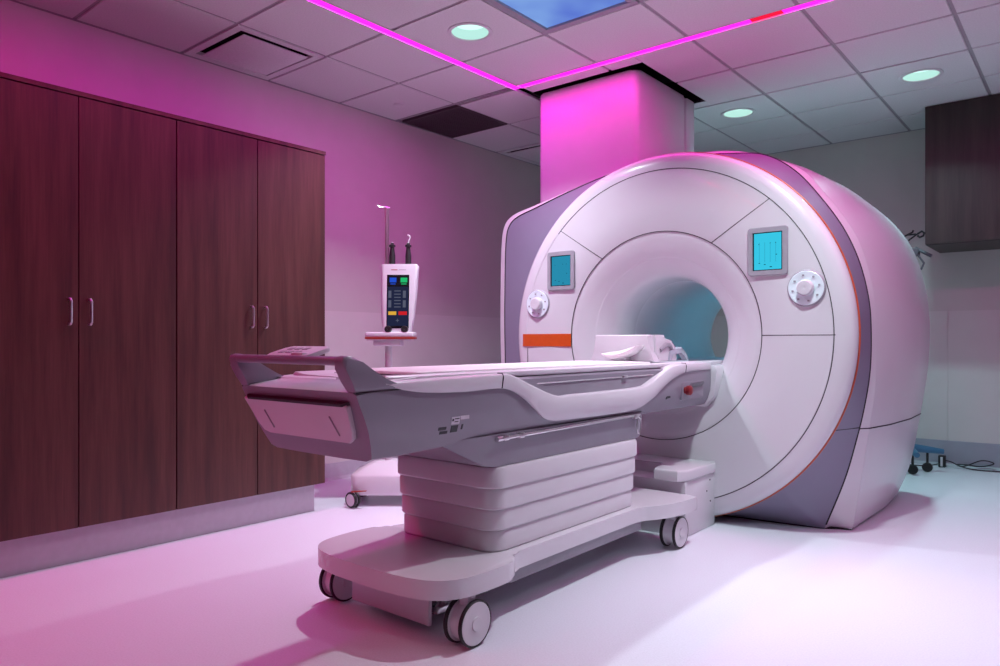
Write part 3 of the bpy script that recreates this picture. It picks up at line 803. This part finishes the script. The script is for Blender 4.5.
# stickers and marks on the near side
def side(y, z): return TC+(.2995 if z > .74 else .296-(.735-z)*.31)
b = B()
def plate(y0, y1, z0, z1, mi): 
    f = [bm_ for bm_ in (b.verts.new((side(y0, z0)+.0015, y0, z0)), b.verts.new((side(y1, z0)+.0015, y1, z0)), b.verts.new((side(y1, z1)+.0015, y1, z1)), b.verts.new((side(y0, z1)+.0015, y0, z1)))]
    g = [b.verts.new((v.co.x-.003, v.co.y, v.co.z)) for v in f]
    fs = [b.faces.new(f), b.faces.new(g)]+[b.faces.new((f[i], f[(i+1) % 4], g[(i+1) % 4], g[i])) for i in range(4)]
    setmi(fs, mi)
plate(1.735, 1.775, .727, .752, 0); plate(1.776, 1.818, .741, .753, 0); plate(1.74, 1.772, .700, .723, 1); plate(1.680, 1.716, .712, .722, 1); plate(1.690, 1.725, .698, .708, 1); plate(1.790, 1.797, .706, .724, 1)
plate(1.738, 1.745, .738, .746, 1); plate(1.75, 1.77, .744, .747, 1); plate(1.75, 1.768, .734, .737, 1)
obj('label_plate', b, ['marklight', 'mark'], tb, smooth=False)
b = B(); plate(3.28, 3.295, .716, .728, 1); plate(3.30, 3.325, .720, .728, 1); plate(3.284, 3.32, .728, .731, 1)
obj('symbol_mark', b, ['marklight', 'mark'], tb, smooth=False)
# recessed lever and emergency knob near the scanner
b = B(); xk = TC+.293
prism(b, rrect(3.44, 3.70, .700, .795, .012, 4), 'x', xk-.01, xk+.009, .004); obj('lever_plate', b, 'grey', tb)
b = B(); prism(b, [(3.52, .772), (3.54, .785), (3.68, .790), (3.69, .782), (3.66, .766), (3.55, .762)], 'x', xk+.006, xk+.020, .004); obj('lever', b, 'darkgrey', tb)
b = B(); lathe(b, [(.001, .044), (.018, .042), (.025, .036), (.025, .018), (.018, .014), (.018, .0)], (xk+.004, 3.475, .752), 'x', 24); obj('emergency_knob', b, 'red', tb)

# thin white pad and head coil lying on the board
b = B()
pp = rrect(TC-.215, TC+.215, 1.66, 3.30, .05, 6)
prism(b, pp, 'z', .8905, .900, .004, 2); o = obj('table_pad', b, 'cushion'); own(o, (TC, 2.48, .8905)); tag(o, 'thin white pad lying along the patient table', 'pad')
HY = 3.40
hc = thing('head_coil', 'white stepped head coil base standing on the patient table by the bore', 'head coil', (TC-.02, 3.55, .896))
b = B()
# front wall with feet flaring outwards, hollow cradle
xs0, xs1 = TC-.195, TC+.135
prism(b, [(xs0-.035, .897), (xs0-.012, .915), (xs0, .95), (xs0+.002, 1.034), (xs0+.010, 1.038), (xs1-.01, 1.038), (xs1, 1.034), (xs1+.004, .95), (xs1+.018, .915), (xs1+.04, .897)], 'y', HY, HY+.06, .006, 3)
prism(b, [(HY+.05, .897), (HY+.05, 1.038), (HY+.15, 1.038), (HY+.152, 1.012), (HY+.235, 1.010), (HY+.26, .98), (HY+.30, .96), (HY+.30, .897)], 'x', xs1-.045, xs1+.012, .006, 2)
prism(b, [(HY+.05, .897), (HY+.05, 1.038), (HY+.15, 1.038), (HY+.152, 1.012), (HY+.235, 1.010), (HY+.26, .98), (HY+.30, .96), (HY+.30, .897)], 'x', xs0-.012, xs0+.045, .006, 2)
box(b, xs0, xs1, HY+.05, HY+.30, .897, .915, .004)
obj('base', b, 'white', hc)
b = B(); tube(b, [(xs1+.012, HY+.10, .955), (xs1+.016, HY+.16, .985), (xs1+.016, HY+.20, .985), (xs1+.012, HY+.24, .955)], .012, 8); obj('side_grip', b, 'framegrey', hc)
b = B(); 
for s in (xs0-.012, xs1-.006): prism(b, [(HY+.19, .897), (HY+.21, .955), (HY+.34, .968), (HY+.40, .935), (HY+.43, .897), (HY+.40, .897), (HY+.375, .925), (HY+.33, .945), (HY+.23, .935), (HY+.215, .897)], 'x', s, s+.03, .004)
prism(b, [(HY+.32, .955), (HY+.335, .972), (HY+.36, .965), (HY+.36, .950)], 'x', xs0-.012, xs1+.024, .004)
obj('coil_arch', b, 'clear', hc)
b = B(); lp = []
for k in range(13):
    t = -1+2*k/12; q = max(.25, 1-abs(t)**3*.8); xx = TC+.005+.105*t; zz = .934+.022*t*t+.022*t
    lp.append([(xx, HY-.085, zz-.016*q), (xx, HY-.09, zz+.004), (xx, HY-.07, zz+.020*q), (xx, HY-.02, zz+.022*q), (xx, HY-.003, zz+.010*q), (xx, HY-.003, zz-.018*q), (xx, HY-.04, zz-.026*q)])
loft(b, lp, capa=True, capb=True); bmesh.ops.bevel(b, geom=[e for e in b.edges if e.is_boundary], offset=.004, segments=2, affect='EDGES')
o = obj('neck_cushion', b, 'cushion', hc, angle=60)
b = B(); box(b, TC-.03, TC+.03, HY-.06, HY, .897, .915, .004); obj('cushion_block', b, 'softwhite', hc)

# ------------------------------------------------------------------ contrast injector on its stand
def turn(b, x, y): bmesh.ops.rotate(b, verts=b.verts, cent=(x, y, 0), matrix=Matrix.Rotation(math.radians(52), 3, 'Z'))
IX, IY = -3.43, 3.05
inj = thing('contrast_injector', 'white contrast injector with dark touchscreen on a wheeled pole stand', 'injector', (IX, IY, 0), math.radians(40), local=True)
b = B()
for z0, z1, f0, f1 in ((.075, .17, 1.0, .97),):
    P0 = rrect(-.215, .30, -.15, .17, .05, 6)
    L_ = [[(p[0]*.96, p[1]*.96, .068) for p in P0], [(p[0], p[1], .08) for p in P0], [(p[0], p[1], .178) for p in P0], [(p[0]*.97, p[1]*.95, .192) for p in P0], [(p[0]*.62, p[1]*.6, .232) for p in P0], [(p[0]*.3, p[1]*.35, .262) for p in P0]]
    loft(b, L_, capa=True, capb=True)
obj('base', b, 'softwhite', inj, angle=40)
for x, y in ((-.19, -.172), (.27, -.165), (-.19, .145), (.27, .145)):
    b = B(); tube(b, [(x, y, .068), (x, y, .09)], .012, 8); box(b, x-.008, x+.008, y-.012, y+.02, .055, .072, .003); c = obj('caster', b, 'softwhite', inj)
    for s in (-1, 1):
        b = B(); lathe(b, [(.001, s*.022), (.036, s*.022), (.038, s*.019), (.038, s*.006), (.001, s*.006)], (x, y, .049), 'x', 28); turn(b, x, y); obj('wheel', b, 'softwhite', c)
        b = B(); lathe(b, [(.0375, s*.022), (.046, s*.021), (.049, s*.014), (.046, s*.007), (.0375, s*.006)], (x, y, .049), 'x', 32); turn(b, x, y); obj('tyre', b, 'black', c)
    b = B(); prism(b, [(x-.005, .098), (x+.085, .104), (x+.09, .110), (x-.005, .105)], 'y', y-.035, y-.022, .001); obj('brake_pedal', b, 'redstripe', c)
b = B(); tube(b, [(0, 0, .24), (0, 0, .985)], .023, 20); obj('pole', b, 'trimwhite', inj)
b = B(); box(b, -.13, .165, -.10, .10, 1.03, 1.062, .008, 3); box(b, -.085, .085, -.08, .08, .975, 1.012, .01, 2)
box(b, -.125, .16, -.098, .098, 1.010, 1.017, .001); obj('tray', b, 'softwhite', inj)
b = B(); box(b, -.132, .167, -.102, .102, 1.018, 1.030, .003); obj('red_band', b, 'redstripe', inj)
HXO = .06
# head: leaning back, narrowing downwards
b = B()
tilt = lambda z: (z-1.06)*.10
def hs_(z, w, x0=0): 
    y = -.055+tilt(z); x0 += HXO; P0 = rrect(x0-w, x0+w, y, y+.10, .022, 5); return [(p[0], p[1], z) for p in P0]
loft(b, [hs_(1.062, .083, -.004), hs_(1.075, .09, -.004), hs_(1.15, .102, 0), hs_(1.30, .110, .004), hs_(1.45, .116, .008), hs_(1.478, .117, .008), hs_(1.488, .110, .008)], capa=True, capb=True)
def onhead(x, z, o=0): return (x+HXO, -.055+tilt(z)-o, z)
def patch(bm_, x0, x1, z0, z1, o, mi):
    f = [bm_.verts.new(onhead(x, z, o)) for x, z in ((x0, z0), (x1, z0), (x1, z1), (x0, z1))]; g = [bm_.verts.new((v.co.x, v.co.y+.003, v.co.z)) for v in f]
    fs = [bm_.faces.new(f), bm_.faces.new(g)]+[bm_.faces.new((f[i], f[(i+1) % 4], g[(i+1) % 4], g[i])) for i in range(4)]; setmi(fs, mi)
patch(b, -.042, -.002, 1.449, 1.4535, .001, 1); patch(b, .004, .05, 1.450, 1.453, .001, 2)
obj('head', b, ['softwhite', 'redstripe', 'framegrey'], inj, angle=40)
b = B(); patch(b, -.066, .072, 1.085, 1.42, .002, 0); obj('screen_glass', b, 'screenblack', inj, smooth=False)
b = B()
patch(b, -.062, .068, 1.10, 1.345, .0028, 0)
patch(b, -.05, -.008, 1.372, 1.402, .0028, 1); patch(b, .018, .06, 1.372, 1.402, .0028, 2)
patch(b, -.045, -.013, 1.359, 1.365, .0028, 1); patch(b, .022, .056, 1.359, 1.365, .0028, 2)
patch(b, -.055, -.006, 1.168, 1.19, .0034, 3); patch(b, .008, .06, 1.168, 1.19, .0034, 4)
for x in (-.05, .04): 
    for z in (1.215, 1.275): patch(b, x-.006, x+.012, z, z+.045, .0034, 5)
for k in range(6): patch(b, -.02, .02, 1.215+.02*k, 1.221+.02*k, .0034, 5)
patch(b, -.008, .012, 1.132, 1.136, .0034, 5); patch(b, 0, .004, 1.124, 1.144, .0034, 5)
obj('screen', b, ['scrnavy', 'scrblue', 'scrgreen', 'scryellow', 'scrred', 'scrgrey'], inj, smooth=False)
for x in (HXO-.052, HXO+.05):
    b = B(); lathe(b, [(.001, -.112), (.018, -.112), (.021, -.107), (.021, -.07), (.016, -.05)], (x, 0, 1.085), 'y', 20); bmesh.ops.translate(b, verts=b.verts, vec=(0, .012, -.006)); obj('knob', b, 'black', inj)
for x in (HXO-.043, HXO+.058):
    b = B(); zt = 1.486; y = .0+tilt(1.49)
    lathe(b, [(.019, zt-.004), (.019, zt+.06), (.017, zt+.075), (.013, zt+.105), (.013, zt+.115), (.020, zt+.117), (.020, zt+.128), (.010, zt+.132), (.010, zt+.14)], (x, y, 0), 'z', 20, capb=True); s_ = obj('syringe_drive', b, 'black', inj)
    b = B(); 
    if x > HXO:
        tube(b, [(x, y, zt+.138), (x+.003, y, zt+.155), (x+.012, y, zt+.172), (x+.008, y, zt+.186), (x-.004, y, zt+.19)], .005, 8)
    else: lathe(b, [(.009, zt+.138), (.009, zt+.146)], (x, y, 0), 'z', 16, capb=True)
    obj('tip', b, 'softwhite', s_)
b = B(); tube(b, [(HXO-.085, .06, 1.0), (HXO-.085, .06, 1.50), (HXO-.085, .06, 1.855)], .0085, 10); tube(b, [(HXO-.068, .06, 1.45), (HXO-.068, .06, 1.84)], .004, 8)
tube(b, [(HXO-.060, .06, 1.852), (HXO-.10, .06, 1.856), (HXO-.13, .05, 1.858), (HXO-.138, .048, 1.868), (HXO-.134, .048, 1.876)], .005, 8)
obj('drip_pole', b, 'steel', inj)

# ------------------------------------------------------------------ equipment stand behind the scanner
st = thing('drip_stand', 'drip stand on a blue wheeled base behind the scanner by the back wall', 'drip stand', (-1.14, 6.33, 0), local=True)
b = B()
for a in (25, 115, 205, 295):
    c, s = cos(math.radians(a)), sin(math.radians(a))
    tube(b, [(0, 0, .185), (.12*c, .12*s, .175), (.25*c, .25*s, .16)], .024, 10, rs=[.036, .028, .020])
lathe(b, [(.05, .13), (.055, .15), (.055, .21), (.03, .25)], (0, 0, 0), 'z', 24, capa=True, capb=True)
obj('base', b, 'blue', st)
for a in (25, 115, 205, 295):
    c, s = cos(math.radians(a)), sin(math.radians(a))
    b = B(); lathe(b, [(.02, -.016), (.032, -.014), (.036, -.010), (.036, .010), (.032, .014), (.02, .014)], (.14*c, .14*s, .036), 'y', 24, capa=True, capb=True); tube(b, [(.14*c, .14*s, .05), (.14*c, .14*s, .16)], .009, 8); obj('caster', b, 'black', st)
b = B(); tube(b, [(0, 0, .2), (0, 0, 1.80)], .012, 12); obj('pole', b, 'steel', st)
b = B(); 
tube(b, [(-.06, 0, 1.80), (0, 0, 1.83), (.06, .0, 1.83)], .007, 8)
tube(b, [(.0, 0, 1.83), (.04, -.02, 1.845), (.045, -.02, 1.86)], .007, 8)
tube(b, [(.075, -.02, 1.83), (.105, -.03, 1.845), (.12, -.03, 1.83), (.115, -.03, 1.81), (.09, -.03, 1.80), (.075, -.03, 1.815)], .008, 8)
tube(b, [(.0, 0, 1.78), (.075, -.02, 1.83)], .006, 8)
obj('hook', b, 'black', st)
b = B(); box(b, -.03, .085, -.05, .03, 1.66, 1.72, .008); tube(b, [(.06, -.03, 1.72), (.17, -.04, 1.65)], .013, 10); tube(b, [(.07, -.03, 1.68), (.12, -.04, 1.60), (.10, -.04, 1.55)], .008, 8); obj('clamp', b, 'darkgrey', st)

ad = thing('power_adapter', 'black and white power adapter with cable on the floor by the back wall', 'power adapter', (-.96, 6.70, 0))
b = B(); box(b, -.985, -.935, 6.675, 6.725, 0.001, .095, .006, 2); box(b, -.968, -.952, 6.670, 6.68, .01, .085, .002, mi=1); obj('body', b, ['black', 'softwhite'], ad)
b = B()
cab = spline([(-.95, 6.69, .06), (-.90, 6.70, .05), (-.82, 6.72, .02), (-.70, 6.735, .075), (-.62, 6.735, .06), (-.70, 6.72, .03), (-.80, 6.71, .035), (-.86, 6.70, .03), (-.76, 6.68, .008), (-.62, 6.70, .006), (-.4, 6.72, .006), (0, 6.70, .006)], 8)
tube(b, cab, .005, 6); obj('cable', b, 'mark', ad)
b = B(); tube(b, [(-1.28, 6.62, .005), (-1.15, 6.64, .005), (-1.05, 6.66, .006), (-.975, 6.68, .03)], .005, 6); obj('cable', b, 'mark', ad)

# ------------------------------------------------------------------ world, camera, colour
w = bpy.data.worlds.new('World'); S.world = w; w.use_nodes = True
w.node_tree.nodes['Background'].inputs['Color'].default_value = (.02, .02, .02, 1)
w.node_tree.nodes['Background'].inputs['Strength'].default_value = .1
cam = bpy.data.cameras.new('Camera'); co = bpy.data.objects.new('Camera', cam); COL.objects.link(co)
cam.sensor_width = 36; cam.lens = 36*F/1000; cam.shift_y = (HZ-333)/1000; cam.clip_start = .01
co.location = (0, 0, CH); co.rotation_euler = (PI/2, 0, atan2(-FW[0], FW[1]))
S.camera = co
S.view_settings.view_transform = 'Standard'; S.view_settings.look = 'None'
S.view_settings.gamma = 1; S.view_settings.use_curve_mapping = False
S.view_settings.exposure = -.05
S.cycles.use_denoising = True
